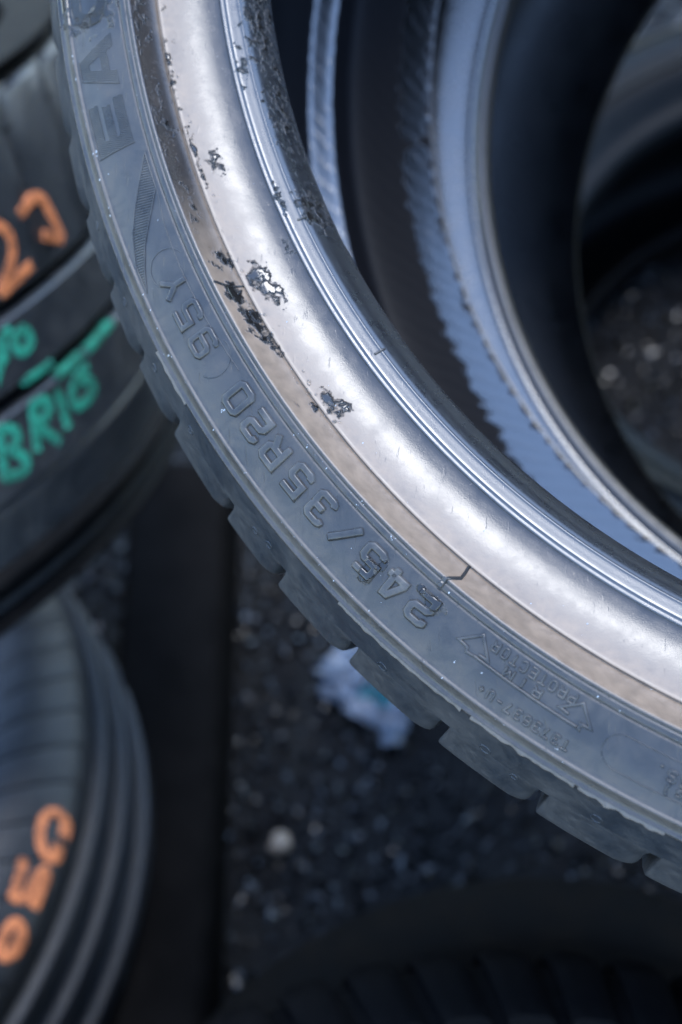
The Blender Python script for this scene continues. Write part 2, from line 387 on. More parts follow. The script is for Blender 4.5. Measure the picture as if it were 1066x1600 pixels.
def dust_fn(r, t, z):
    R = r * 1000
    fl = smstep(R, 266.0, 276) * (1 - smstep(R, 281.9, 282.6)) * .85
    fl = fl * (1 - .93 * (1 - smstep(t, 199, 209)) * smstep(R, 276.5, 279))  # less dust up left: damp there, plus its darker reflection put into the colour
    bead = .06 * smstep(R, 252, 255) + .01
    sw = .15 + .22 * np.exp(-((R - 303) / 2.5) ** 2) + .12 * np.exp(-((t - 212) / 3.5) ** 2) * np.exp(-((R - 294) / 6) ** 2)
    return np.where(R > 282.3, sw, np.maximum(fl, bead))
def wet_liner(r, t, z):
    R = r * 1000; Z = z * 1000
    low = (Z < -60) * np.exp(-((R - 260) / 9) ** 2)
    hole = np.exp(-(((t - 184.2) * 4.3 / 2.2) ** 2)) * .35
    top = smstep(R, 290.5, 292.5) * (1 - smstep(R, 300.5, 303)) * (Z < -60)
    wide = smstep(t, 205, 222) * np.exp(-((R - 270) / 10) ** 2) * (Z < -60) * .25
    return np.maximum(low * .82 - hole, top * .74) + wide
A2 = {'wet': wet_fn, 'dust': dust_fn}
A3 = dict(A2)
P_BUT = densify(P_BUT, .0014); P_SIDE = densify(P_SIDE, .0014); P_FLANGE = densify(smooth_prof(P_FLANGE, 1), .0012); P_BEAD = densify(smooth_prof(P_BEAD, 1), .0012)
P_LINER = densify(smooth_prof(P_LINER, 2), .0025); P_BACKBEAD = smooth_prof(P_BACKBEAD, 1)
revolve('sidewall', P_SIDE, TH, M_SIDE, front, attrs=A2)
revolve('buttress', P_BUT, TH, M_BLOCK, front, sharp=20)
revolve('rim_flange', P_FLANGE, TH, M_FLANGE, front, attrs=A2)
revolve('bead', P_BEAD, TH, M_BEAD, front, attrs=A2)
revolve('inner_liner', P_LINER, TH, M_LINER, front, attrs={'wet': wet_liner})
revolve('back_bead', P_BACKBEAD, TH, M_BEAD, front, attrs={'wet': lambda r, t, z: np.zeros_like(r), 'dust': lambda r, t, z: np.zeros_like(r)})
revolve('back_sidewall', P_BACK, TH, M_SIDE, front, attrs={'wet': lambda r, t, z: np.zeros_like(r), 'dust': lambda r, t, z: np.zeros_like(r)})
revolve('tread', P_TREAD, TH, M_BLOCK, front, sharp=50)

_sr = np.array([p[0] for p in P_BUT + P_SIDE + P_FLANGE])[::-1]; _sz = np.array([p[1] for p in P_BUT + P_SIDE + P_FLANGE])[::-1]
# a smooth version of the skin (no ridges) to lay lettering on
_kr = np.array([.2862, .2885, .2925, .2965, .300, .3026, .3055, .3075, .3092, .3106, .3126, .3146, .3166, .318]); _kz = np.array([.1209, .1210, .1210, .1208, .1202, .1197, .1190, .1189, .1172, .1146, .1100, .1045, .098, .085])
def skin_z(r): return float(np.interp(r, _sr, _sz)) if r < .286 else float(np.interp(r, _kr, _kz))
def on_side(th0, r0):
    """u runs clockwise (towards smaller theta), v outwards"""
    def fn(u, v, h):
        r = r0 + v; t = rad(th0) - u / r0
        return (r * math.cos(t), r * math.sin(t), skin_z(r) + h)
    return fn
def polar(t, r, h):  # theta deg, r
    t = rad(t); return (r * math.cos(t), r * math.sin(t), skin_z(r) + h)

# shoulder blocks ------------------------------------------------------
GR = [187.86, 193.1, 197.68, 202.37, 206.93, 211.48, 217.23, 221.93, 227.58, 233.80, 239.74, 245.69]
edges = GR[:]
cyc = [4.6, 5.9, 4.7, 6.1, 5.2, 4.6, 5.6]
k = 0
while edges[-1] + cyc[k % 7] < GR[0] + 360 - 4.0:
    edges.append(edges[-1] + cyc[k % 7]); k += 1
edges.append(GR[0] + 360)
SEC = mm([(316.1, 106.75), (316.5, 106.4), (317.5, 104.95), (319.0, 102.78), (320.5, 100.6), (322.0, 98.43), (323.3, 96.55), (324.3, 95.1), (325.1, 93.7), (325.7, 92.0), (326.4, 89.5), (328.0, 76), (329.0, 58), (329.0, 46), (318.2, 45), (316.8, 60), (316.5, 84), (316.0, 97), (315.8, 103)])
def block_mesh(width, key):
    """one lug, centred on theta=0; ends rounded, slightly raked"""
    a0, a1 = -width / 2 + .27, width / 2 - .30
    ns = max(6, int(width / .3)); V = []; F = []
    ts = [a0, a0 + .04, a0 + .12, a0 + .28] + list(np.linspace(a0 + .6, a1 - .9, ns)) + [a1 - .55, a1 - .28, a1 - .10, a1]
    ins = [.0009, .0004, .0001, 0] + [0] * ns + [.0003, .0007, .0012, .0020]
    cz = .085; kn = len(SEC)
    for t, d in zip(ts, ins):
        for q, (r, z) in enumerate(SEC):
            f = smstep(np.array(r), .3170, .3205)
            rr = r - d * float(f); zz = z - d * .55 * float(f) * (1 if z > .07 else 0)
            rake = (zz - .095) * 26 + (rr - .320) * -30
            V.append((rr * math.cos(rad(t + rake)), rr * math.sin(rad(t + rake)), zz))
    for i in range(len(ts) - 1):
        for j in range(kn):
            a = i * kn + j; b = i * kn + (j + 1) % kn
            F.append((b, b + kn, a + kn, a))
    F.append(tuple(range(kn))[::-1]); F.append(tuple(range((len(ts) - 1) * kn, len(ts) * kn)))
    me = bpy.data.meshes.new('tread_block'); me.from_pydata(V, [], F)
    me.polygons.foreach_set('use_smooth', [True] * len(F)); me.materials.append(M_BLOCK); me.set_sharp_from_angle(angle=rad(48))
    return me
cache = {}
for a, b in zip(edges[:-1], edges[1:]):
    wd = round(b - a, 1)
    if wd not in cache: cache[wd] = block_mesh(wd, wd)
    o = bpy.data.objects.new('tread_block', cache[wd]); COL.objects.link(o); o.parent = front
    o.rotation_euler = (0, 0, rad((a + b) / 2))

# raised size lettering ------------------------------------------------
for ch, t in (('2', 230.25), ('4', 228.28), ('5', 226.42), ('/', 224.38), ('3', 222.37), ('5', 220.28), ('R', 218.19), ('2', 216.31), ('0', 214.36)):
    V, F = [], []
    wd, ht, st = .0055, .0076, .00172
    glyph(V, F, ch, -wd / 2, -ht / 2, wd, ht, st, .00085, on_side(t, .2930))
    mesh_obj('raised_character', V, F, M_TEXT, front, sharp=70)
for ch, t in (('9', 210.37), ('5', 208.42), ('Y', 206.47)):
    V, F = [], []
    wd, ht, st = .0056, .0074, .00135
    glyph(V, F, ch, -wd / 2, -ht / 2, wd, ht, st, .0007, on_side(t, .2935))
    mesh_obj('raised_character', V, F, M_TEXT, front, sharp=70)

def arc_pts(fn_c, r, a0, a1, n=14): return [(fn_c[0] + r * math.cos(rad(a0 + (a1 - a0) * i / n)), fn_c[1] + r * math.sin(rad(a0 + (a1 - a0) * i / n))) for i in range(n + 1)]
# faint capsule outline round the load marking, and the one further right
V, F = [], []
f1 = on_side(208.42, .2935)
ribbon(V, F, arc_pts((.0158, -.0004), .0060, -70, 130), .00028, .00016, f1)
mesh_obj('capsule_outline', V, F, M_TEXT, front, sharp=70); V, F = [], []
ribbon(V, F, arc_pts((-.0152, -.0002), .0060, 120, 290), .00028, .00016, f1)
mesh_obj('capsule_outline', V, F, M_TEXT, front, sharp=70); V, F = [], []
f2 = on_side(243.0, .2946)
ribbon(V, F, [(-.02, .0047), (.0012, .0047)] + arc_pts((.0012, 0), .0047, 85, -85) + [(.0012, -.0047), (-.02, -.0050)], .00026, .00018, f2)
mesh_obj('capsule_outline', V, F, M_TEXT, front, sharp=70)

# RIM PROTECTOR with its double arrow
V, F = [], []
for word, t0, t1, r0, ht, wd, st in (('RIM', 237.75, 236.05, .29225, .0024, .0021, .00044), ('PROTECTOR', 239.45, 234.70, .2885, .0027, .0018, .00042)):
    for i, ch in enumerate(word):
        t = t0 + (t1 - t0) * i / (len(word) - 1)
        glyph(V, F, ch, -wd / 2, -ht / 2, wd, ht, st, .0005, on_side(t, r0))
mesh_obj('rim_protector_lettering', V, F, M_TEXT, front, sharp=70)
V, F = [], []
fa = on_side(237.14, .2943)
L = .2943
def tp(t, r): return (rad(237.14 - t) * L, r - .2943)
for pts in ([(240.3, .2944), (234.0, .2940)],
            [(233.95, .2941), (233.55, .2944), (233.45, .2932), (232.83, .2929), (233.80, .2880), (234.75, .2928), (234.20, .2930)],
            [(240.35, .2944), (240.47, .2946), (240.42, .2932), (240.98, .2930), (240.06, .2882), (239.10, .2922), (239.62, .2926)]):
    ribbon(V, F, [tp(*p) for p in pts], .00055, .00046, fa)
mesh_obj('rim_protector_arrow', V, F, M_TEXT, front, sharp=70)
# mould number
V, F = [], []
for i, ch in enumerate('T373637-U+'):
    t = 240.25 + (235.25 - 240.25) * i / 9
    glyph(V, F, ch, -.00085, -.0013, .0017, .0026, .00042, .00040, on_side(t, .3001))
mesh_obj('mould_number', V, F, M_TEXT, front, sharp=70)
# the two lines that run out of the frame on the right
V, F = [], []
for word, t0, dt, r0, ht, wd, st in (('PRESS.', 248.15, -.66, .2939, .0027, .0020, .00048), ('(lbs)', 248.1, -.66, .2975, .0025, .0018, .00044)):
    for i, ch in enumerate(word):
        glyph(V, F, ch, -wd / 2, -ht / 2, wd, ht, st, .00042, on_side(t0 + dt * i, r0))
mesh_obj('load_lettering', V, F, M_TEXT, front, sharp=70)

# hatched name letters E A G and the hatched swoosh --------------------
def inside(poly, x, y):
    c = False; n = len(poly)
    for i in range(n):
        x1, y1 = poly[i]; x2, y2 = poly[(i + 1) % n]
        if (y1 > y) != (y2 > y) and x < (x2 - x1) * (y - y1) / (y2 - y1) + x1: c = not c
    return c
def hatch(V, F, polys, holes, fn, pitch, wid, h, tilt=0.0):
    xs = [p[0] for P in polys for p in P]; ys = [p[1] for P in polys for p in P]
    x0, x1, y0, y1 = min(xs) - .02, max(xs) + .02, min(ys), max(ys)
    n = int((x1 - x0) / pitch)
    for i in range(n):
        u = x0 + i * pitch; run = []
        for k in range(61):
            v = y0 + (y1 - y0) * k / 60; uu = u + tilt * (v - y0)
            ok = any(inside(P, uu, v) for P in polys) and not any(inside(P, uu, v) for P in holes)
            if ok: run.append((uu, v))
            if (not ok or k == 60) and run:
                if len(run) > 2: ribbon(V, F, [run[0], run[-1]], wid, h, fn, slope=.5, step=.003)
                run = []
V, F = [], []
Rr = .2961
S = .0126; B = -.0063; w1 = .0165
fE = on_side(195.65, Rr)
E_p = [[(-.0083, B), (-.0083, B + S), (-.0040, B + S), (-.0040, B)], [(-.0041, B), (.0082, B), (.0082, B + .0034), (-.0041, B + .0034)], [(-.0041, B + .0047), (.0066, B + .0047), (.0066, B + .0077), (-.0041, B + .0077)], [(-.0041, B + S - .0034), (.0082, B + S - .0034), (.0082, B + S), (-.0041, B + S)]]
hatch(V, F, E_p, [], fE, .00062, .00024, .00022, tilt=.35)
ribbon(V, F, [(-.0084, B - .0003), (-.0084, B + S + .0002), (.0083, B + S + .0002)], .00025, .0003, fE)
mesh_obj('hatched_letter', V, F, M_TEXT, front, sharp=70)
V, F = [], []
fA = on_side(191.75, Rr)
A_p = [[(-.0085, B), (-.0030, B + S), (.0030, B + S), (.0085, B)]]
A_h = [[(-.0042, B - .001), (-.0032, B + .0022), (.0032, B + .0022), (.0042, B - .001)], [(-.0024, B + .0050), (-.0008, B + .0092), (.0008, B + .0092), (.0024, B + .0050)]]
hatch(V, F, A_p, A_h, fA, .00062, .00024, .00022, tilt=.35)
ribbon(V, F, [(-.0086, B), (-.0031, B + S + .0002), (.0031, B + S + .0002)], .00025, .0003, fA)
mesh_obj('hatched_letter', V, F, M_TEXT, front, sharp=70)
V, F = [], []
fG = on_side(187.75, Rr)
G_o = arc_pts((-.0015, 0), .0065, 90, 270, 12) + [(.0080, -.0063), (.0080, .0008), (.0015, .0008), (.0015, -.0018), (.0046, -.0018), (.0046, -.0030)] + arc_pts((-.0010, 0), .0031, 270, 90, 10) + [(.0080, .0031), (.0080, .0063)]
hatch(V, F, [G_o], [], fG, .00062, .00024, .00022, tilt=.35)
ribbon(V, F, G_o, .00028, .0003, fG, closed=True)
mesh_obj('hatched_letter', V, F, M_TEXT, front, sharp=70)
V, F = [], []
fS = on_side(202, .2950)
def sp(t, r): return (rad(202 - t) * .295, r - .295)
SW = [(198.15, .2873), (199.6, .2915), (200.9, .2955), (202.5, .3000), (204.2, .3027), (205.8, .3027), (204.6, .3004), (203.4, .2973), (202.3, .2934), (201.4, .2902), (200.5, .2874)]
SWp = [sp(*p) for p in SW]
hatch(V, F, [SWp], [], fS, .00082, .0003, .00026, tilt=.25)
ribbon(V, F, SWp, .0003, .00034, fS, closed=True)
ribbon(V, F, [sp(*p) for p in ((200.5, .2873), (203, .2890), (206, .2896), (209.5, .2893), (213, .2884))], .0003, .00018, fS)
mesh_obj('hatched_swoosh', V, F, M_TEXT, front, sharp=70)

# mould seams across the flange, nubs, wear rings on the lugs ----------
def seam(pts, wid, h, name='mould_seam', mat=M_TEXT):
    V, F = [], []
    for pl in pts:
        t0 = pl[0][0]; r0 = pl[0][1]
        def fn(u, v, hh, t0=t0, r0=r0):
            r = r0 + v; t = rad(t0) - u / r0
            # offset along the skin normal
            zf = lambda q: float(np.interp(q, SKR, SKZ))
            dz = (zf(r + .0004) - zf(r - .0004)) / .0008; L = math.sqrt(1 + dz * dz)
            rr = r - hh * dz / L; return (rr * math.cos(t), rr * math.sin(t), zf(r) + hh / L)
        ribbon(V, F, [(rad(t0 - t) * r0, r - r0) for t, r in pl], wid, h, fn, step=.0005)
    return mesh_obj(name, V, F, mat, front, smooth=False)
_all = P_BEAD[::-1] + P_FLANGE[::-1] + P_SIDE[::-1]
_all = sorted([p for p in _all if p[1] > .084 and p[0] > .2503], key=lambda p: p[0])
SKR = np.array([p[0] for p in _all]); SKZ = np.array([p[1] for p in _all])
seam([[(207.6, .2820), (207.95, .2800), (208.05, .2775)]], .0005, .0003)
seam([[(230.35, .2822), (230.75, .2805), (230.45, .2775)]], .0006, .0004)
seam([[(230.3, .2850), (230.3, .2826)]], .0011, .0007)
seam([[(216.2, .2566), (216.25, .2530)]], .0005, .0004)
seam([[(205.3, .2560), (205.35, .2515)]], .0005, .0004)
V, F = [], []
rng = random.Random(4)
for (t, r, q) in ((229.9, .3155, .0016), (221.0, .3150, .0014), (236.6, .3155, .0017), (242.9, .3150, .0017), (213.2, .3140, .0014), (219.8, .3160, .0012), (208.9, .3150, .0013), (204.6, .3150, .0013), (199.8, .3145, .0012), (238.4, .3180, .0011)):
    tz = (.1092 - (r - .3132) * 1.28)
    for k in range(14):
        pass
    pts = arc_pts((0, 0), q, 0, 300 + 50 * rng.random(), 16)
    def fn(u, v, h, t=t, r=r):
        rr = r + v * .62; a = rad(t) - u / r
        zz = .11135 - (rr - .3132) * 1.448
        return (rr * math.cos(a) + h * .78 * math.cos(a), rr * math.sin(a) + h * .78 * math.sin(a), zz + h * .62)
    V, F = [], []; ribbon(V, F, pts, .00026, .00010, fn)
    mesh_obj('mould_ring', V, F, M_BLOCK, front)

# ragged flash of rubber on the shoulder line (two stretches)
V, F = [], []
def flash(t0, t1, h0, seed):
    n = int((t1 - t0) / .05); b = len(V)
    for i in range(n + 1):
        t = t0 + (t1 - t0) * i / n
        e = min(1, i / 12, (n - i) / 12)
        nz = noise.noise((t * 2.3, seed, 0)) * .5 + noise.noise((t * 9, seed, 3)) * .25 + noise.noise((t * 31, seed, 7)) * .12
        h = max(.00012, h0 * (0.75 + nz) * e)
        lean = .0007 + .0006 * noise.noise((t * 1.7, seed, 9))
        for r, z in ((.3084, .1180), (.3081 + lean + h * .5, .1182 + h), (.3078 + lean + h * .45, .1185 + h), (.3074, .1187)):
            V.append((r * math.cos(rad(t)), r * math.sin(rad(t)), z))
        if i:
            for k in range(3): F.append((b + (i - 1) * 4 + k, b + i * 4 + k, b + i * 4 + k + 1, b + (i - 1) * 4 + k + 1))
for t0, t1, h0, sd_ in ((226.5, 234.9, .00015, 1.0), (235.5, 241.5, .0002, 2.0), (241.7, 246.2, .0004, 5.0), (209, 212.5, .0002, 8.0)):
    V, F = [], []
    flash(t0, t1, h0, sd_)
    mesh_obj('mould_flash', V, F, M_EDGE, front)

# pale chips standing in for sky glints along the shoulder and flange lines
def chip(V, F, c, nrm, s, rg):
    t = Vector(nrm).orthogonal().normalized(); b = Vector(nrm).cross(t)
    i0 = len(V); n = 6
    for k in range(n):
        a = 2 * math.pi * k / n + rg.random() * .6; q = s * (.5 + .8 * rg.random())
        V.append(tuple(Vector(c) + t * q * math.cos(a) * 1.5 + b * q * math.sin(a) - Vector(nrm) * s * .2))
    V.append(tuple(Vector(c) + Vector(nrm) * s * .7))
    for k in range(n): F.append((i0 + k, i0 + (k + 1) % n, i0 + n))
V, F = [], []; rg = random.Random(11)
for i in range(150):
    t = rg.uniform(188, 246)
    band = rg.choice([(.3042, .0003), (.3042, .0003), (.2846, .0008), (.296, .008), (.2773, .0002), (.273, .004)])
    r = band[0] + rg.gauss(0, 1) * band[1]
    if r > .305: continue
    z = float(np.interp(r, SKR, SKZ))
    a = rad(t); chip(V, F, (r * math.cos(a), r * math.sin(a), z), Vector((-.2 * math.cos(a), -.2 * math.sin(a), 1)).normalized(), rg.choice([.00008, .0001, .00012, .00025]), rg)
for (t, r, s) in ((214.2, .2985, .0005), (209.6, .3055, .0003), (196.8, .3040, .0004), (226.5, .2837, .00025), (223.8, .2838, .0002)):
    a = rad(t); z = float(np.interp(r, SKR, SKZ))
    for q in range(5):
        rr = r + rg.gauss(0, .0006); aa = a + rg.gauss(0, .002); z = float(np.interp(rr, SKR, SKZ))
        chip(V, F, (rr * math.cos(aa), rr * math.sin(aa), z + (.001 if r > .309 else 0)), (0, 0, 1), s * rg.uniform(.4, .9), rg)
M_CHIP = plain('glint_chip', (.36, .38, .40), .4, 300, .3)
o = mesh_obj('glint_chips', V, F, M_CHIP, front, smooth=False); o['kind'] = 'stuff'

# beads of water on the upper part of the flange
V, F = [], []; rg = random.Random(5)
def drop(V, F, c, n, s, hgt):
    n = Vector(n).normalized(); t = n.orthogonal().normalized(); b = n.cross(t); i0 = len(V)
    rings = [(1, 0), (.92, .35), (.7, .7), (.38, .93)]
    for q, h in rings:
        for k in range(10):
            a = 2 * math.pi * k / 10
            V.append(tuple(Vector(c) + (t * math.cos(a) + b * math.sin(a)) * s * q + n * hgt * h))
    V.append(tuple(Vector(c) + n * hgt))
    for j in range(3):
        for k in range(10): F.append((i0 + j * 10 + k, i0 + j * 10 + (k + 1) % 10, i0 + (j + 1) * 10 + (k + 1) % 10, i0 + (j + 1) * 10 + k))
    for k in range(10): F.append((i0 + 30 + k, i0 + 30 + (k + 1) % 10, i0 + 40))
def skin_at(t, r):
    zf = lambda q: float(np.interp(q, SKR, SKZ))
    dz = (zf(r + .0005) - zf(r - .0005)) / .001; a = rad(t)
    n = Vector((-dz * math.cos(a), -dz * math.sin(a), 1)).normalized()
    return Vector((r * math.cos(a), r * math.sin(a), zf(r))), n
for i in range(150):
    t = rg.choice([rg.uniform(188, 201), rg.gauss(210, 3), rg.gauss(208, 1.5), rg.gauss(217, 1.2), rg.uniform(188, 205)])
    r = rg.choice([rg.gauss(.2776, .0006), rg.gauss(.2785, .0018), rg.gauss(.2755, .001)])
    if r > .281 or r < .272: continue
    c, n = skin_at(t, r); s = rg.choice([.00018, .00025, .0003, .00045, .0006])
    drop(V, F, c, n, s, s * .5)
o = mesh_obj('water_beads', V, F, water_mat(), front); o['kind'] = 'stuff'

# ------------------------------------------------------------------ other tyres
def tyre_profile(R, wd, rb, floor, plateau=None):
    h = wd / 2; sh = R - rb
    outer = [(floor, -h * .78), (floor, h * .78)]
    fr = [(R - .006, h * .80), (R - .014, h * .90), (R - .028, h * .985), (R - .045, h * 1.03), (rb + .040, h * 1.0), (rb + .026, h * .93), (rb + .018, h * .84), (rb + .012, h * .80), (rb + .004, h * .78), (rb, h * .72), (rb, h * .58), (rb + .004, h * .55)]
    inn = [(rb + .02, h * .68), (rb + .05, h * .80), (R - .035, h * .78), (R - .02, h * .55), (R - .017, 0)]
    inn = inn + [(r, -z) for r, z in inn[-2::-1]]
    bk = [(r, -z) for r, z in fr[::-1]]
    return smooth_prof(outer[1:] + fr + inn + bk + outer[:1], 2), outer
TH2 = list(np.arange(0, 360, 1.5)); TH2f = list(np.arange(0, 360, .75))
def tyre(mw, label, R, wd, rb, mat, ribs, blocks=None, name='tyre', bmat=None, frontprof=None):
    t = thing(name, mw, label, 'tyre', GROUP)
    prof, outer = tyre_profile(R, wd, rb, R - .009)
    revolve('carcass', prof + [(R - .009, 0)], TH2, bmat or mat, t, closed_prof=True)
    for (z0, z1, rr) in ribs:
        revolve('tread_rib', [(R - .0095, z0 - .001), (rr - .0015, z0), (rr, z0 + .0015), (rr, z1 - .0015), (rr - .0015, z1), (R - .0095, z1 + .001)], TH2, mat, t, closed_prof=True, sharp=40)
    if blocks:
        n, gap, sec, rake = blocks[:4]; rnd = blocks[4] if len(blocks) > 4 else .0016
        V, F = [], []; wd_ = 360 / n; ns = 5; kn = len(sec)
        for i in range(ns + 1):
            a = (wd_ - gap) * (i / ns - .5)
            d = rnd if i in (0, ns) else 0
            for (r, z) in sec:
                q = rake * (r - sec[0][0]) + a
                V.append(((r - d) * math.cos(rad(q)), (r - d) * math.sin(rad(q)), z - (d if z > 0 else -d) * .5))
        for i in range(ns):
            for j in range(kn):
                F.append((i * kn + j, (i + 1) * kn + j, (i + 1) * kn + (j + 1) % kn, i * kn + (j + 1) % kn))
        F.append(tuple(range(kn))); F.append(tuple(range(ns * kn, (ns + 1) * kn))[::-1])
        ar = sum(sec[q][1] * sec[(q + 1) % kn][0] - sec[(q + 1) % kn][1] * sec[q][0] for q in range(kn))
        if ar > 0: F = [f[::-1] for f in F]
        me = bpy.data.meshes.new('tread_block'); me.from_pydata(V, [], F); me.materials.append(mat)
        me.polygons.foreach_set('use_smooth', [True] * len(F)); me.set_sharp_from_angle(angle=rad(45))
        for i in range(n):
            o = bpy.data.objects.new('tread_block', me); COL.objects.link(o); o.parent = t
            o.rotation_euler = (0, 0, rad(i * wd_ + .7))
    return t

def paint_marks(parent, strokes, wid, mat, surf, h=.0006, name='paint_marking'):
    for pl in strokes:
        V, F = [], []
        u0, v0 = pl[0]
        pts = smooth_prof([tuple(p) for p in pl], 2) if len(pl) > 2 else pl
        ribbon(V, F, pts, wid, h, surf, slope=1.5, step=.003, base=-.004)
        mesh_obj(name, V, F, mat, parent)

# tyre with orange and green writing on its tread
R3 = .318
m3 = frame((-.434, .100, -.902), (-.247, .834, .493))
t3 = tyre(m3, 'tyre on the left with orange digits and green letters on its ribbed tread', R3, .262, .275, M_T3,
          [(-.0125, .0215, R3), (-.0625, -.0215, R3)],
          blocks=(38, .45, [(.309, .029), (.3165, .0295), (R3, .031), (R3, .085), (.3172, .108), (.3150, .1175), (.3090, .120)], -700), bmat=M_SHADED)
# rounded lower shoulder ridges of that tyre
revolve('shoulder_rib', [(.3085, -.060), (.3155, -.0645), (.3160, -.067), (.3135, -.073), (.3085, -.100), (.3075, -.1035), (.300, -.103)][::-1], TH2, M_T3, t3, closed_prof=True)
revolve('shoulder_rib', [(.300, -.103), (.3078, -.1050), (.3070, -.108), (.3035, -.118), (.2990, -.1315), (.2930, -.1345), (.287, -.115)][::-1], TH2, M_T3, t3, closed_prof=True)
S3 = lambda z, th: (math.radians(th) * R3, z)
def surf3(u, v, h):
    t = u / R3; r = R3 + h; return (r * math.cos(t), r * math.sin(t), v)
def L3(pl): return [S3(z, th) for z, th in pl]
orange3 = [[(0.0626, 337.45), (0.0665, 341.47), (0.0498, 342.2), (0.0372, 342.4)], [(0.0453, 339.95), (0.0372, 342.4)],
           [(0.0674, 333.24), (0.0618, 334.85), (0.0528, 335.25), (0.0444, 334.1), (0.0341, 331.56)], [(0.0341, 331.56), (0.0371, 336.4)]]
green3 = [[(0.012, 332.09), (0.0099, 330.64), (0.0025, 330.64), (0.0004, 331.86), (0.004, 332.93), (0.0105, 332.62), (0.012, 332.09)],
          [(0.0078, 327.24), (0.0147, 329.49), (0.0158, 330.88)], [(0.0118, 327.98), (0.0097, 329.7)], [(-0.0039, 326.88), (0.0046, 328.31), (0.0054, 329.28)],
          [(-0.0247, 325.17), (-0.0502, 323.82)], [(-0.0253, 325.11), (-0.0298, 326.99), (-0.0378, 326.84), (-0.0386, 325.21), (-0.0466, 326.9), (-0.0541, 326.45), (-0.0502, 323.82)],
          [(-0.0253, 329.89), (-0.0486, 328.34)], [(-0.0253, 329.89), (-0.0278, 331.89), (-0.0362, 331.72), (-0.0364, 329.36)], [(-0.0364, 329.36), (-0.0527, 331.34)],
          [(-0.029, 333.53), (-0.0496, 333.04)], [(-0.0296, 338.88), (-0.0299, 336.36), (-0.0379, 334.75), (-0.0458, 335.36), (-0.0441, 338.92), (-0.0354, 338.42), (-0.0349, 336.97)]]
smear3 = [[(-0.0232, 339.9), (-0.0222, 345.9)], [(-0.0125, 330.2), (-0.0135, 334.3)], [(-0.0228, 334.2), (-0.0225, 339)]]
paint_marks(t3, [L3(p) for p in orange3], .0052, M_ORANGE, surf3)
paint_marks(t3, [L3(p) for p in green3], .0047, M_GREEN, surf3)
paint_marks(t3, [L3(p) for p in smear3], .0034, M_GREEN, surf3)

# tyre lower left, orange marks on its shoulder
R4 = .3165
m4 = frame((-.45, -.248, -.998), (-.212, .596, .774))
SEC4 = [(.3125, .0700), (.3125, .0790), (.3110, .0835), (.3060, .0905), (.2950, .1010), (.2830, .1090), (.2700, .1120), (.2680, .1080), (.295, .082), (.303, .070)]
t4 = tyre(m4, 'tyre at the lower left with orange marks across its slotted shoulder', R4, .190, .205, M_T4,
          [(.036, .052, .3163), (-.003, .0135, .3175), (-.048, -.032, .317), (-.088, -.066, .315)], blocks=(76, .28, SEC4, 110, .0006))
def surf4(u, v, h):
    r = .300 + v; t = u / .300; z = float(np.interp(r, [.2700, .2830, .2950, .3060, .3110, .3125], [.1120, .1090, .1010, .0905, .0835, .079]))
    return ((r + h * .6) * math.cos(t), (r + h * .6) * math.sin(t), z + h * .8)
R4P = []
PICK4 = [[(0.3115, 351.55), (0.3108, 353.38), (0.3065, 354.09), (0.3018, 353.35), (0.3012, 351.34), (0.3033, 349.54), (0.3084, 348.44), (0.3108, 348.91), (0.3102, 350.41)], [(0.2987, 347.39), (0.3002, 343.0)], [(0.3002, 343.0), (0.3048, 343.15), (0.3068, 346.67)], [(0.3068, 346.67), (0.3095, 347.48), (0.3093, 343.04)], [(0.3044, 340.74), (0.3033, 339.14), (0.3045, 337.45), (0.3079, 336.87), (0.3101, 337.94), (0.31, 340.08), (0.3071, 341.11), (0.3044, 340.74)]]
paint_marks(t4, [[(math.radians(th) * .300, r - .300) for r, th in pl] for pl in PICK4], .0034, M_ORANGE, surf4, h=.0007)

# tyre pressed against the back of the front tyre: its bead shows inside the front tyre
m1 = frame((.308, .161, -.625), (-.39, .098, .915))
t1 = thing('tyre', m1, 'wet tyre against the back of the front tyre, pale blue bead ringing a dark opening', 'tyre', GROUP)
F1 = mm([(256, 87.4), (252, 86.5), (248, 85.5), (243, 84.2), (239.5, 83.3), (237.0, 82.8), (236.3, 82.9), (235.7, 82.3), (235.0, 82.0), (234.0, 82.2), (233.4, 82.75), (232.6, 82.6)])
revolve('bead', smooth_prof(F1, 1), TH2f, M_BEAD1, t1)
TOE1 = mm([(232.6, 82.6), (231.0, 82.2), (229.7, 81.7), (229.0, 80.9), (228.8, 79.5), (228.8, 76)])
revolve('bead_toe', smooth_prof(TOE1, 1), TH2f, M_TOE1, t1)
SW1 = mm([(256, 87.4), (270, 88), (290, 87), (305, 80), (315, 70), (322, 66)])
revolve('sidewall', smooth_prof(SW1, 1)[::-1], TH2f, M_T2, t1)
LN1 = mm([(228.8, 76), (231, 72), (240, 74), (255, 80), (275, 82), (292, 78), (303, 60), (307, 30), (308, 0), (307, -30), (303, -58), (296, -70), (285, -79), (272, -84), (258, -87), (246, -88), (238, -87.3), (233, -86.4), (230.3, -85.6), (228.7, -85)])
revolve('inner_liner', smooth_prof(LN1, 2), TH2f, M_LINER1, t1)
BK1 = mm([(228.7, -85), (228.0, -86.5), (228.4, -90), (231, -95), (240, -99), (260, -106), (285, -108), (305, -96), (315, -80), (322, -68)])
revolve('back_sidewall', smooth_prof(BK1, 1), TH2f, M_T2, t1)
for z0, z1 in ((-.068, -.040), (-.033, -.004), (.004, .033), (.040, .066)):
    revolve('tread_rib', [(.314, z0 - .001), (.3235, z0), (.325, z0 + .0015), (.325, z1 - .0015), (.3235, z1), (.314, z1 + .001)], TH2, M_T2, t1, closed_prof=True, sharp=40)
revolve('tread_base', [(.322, -.068), (.316, -.06), (.316, .06), (.322, .066)], TH2, M_T2, t1)

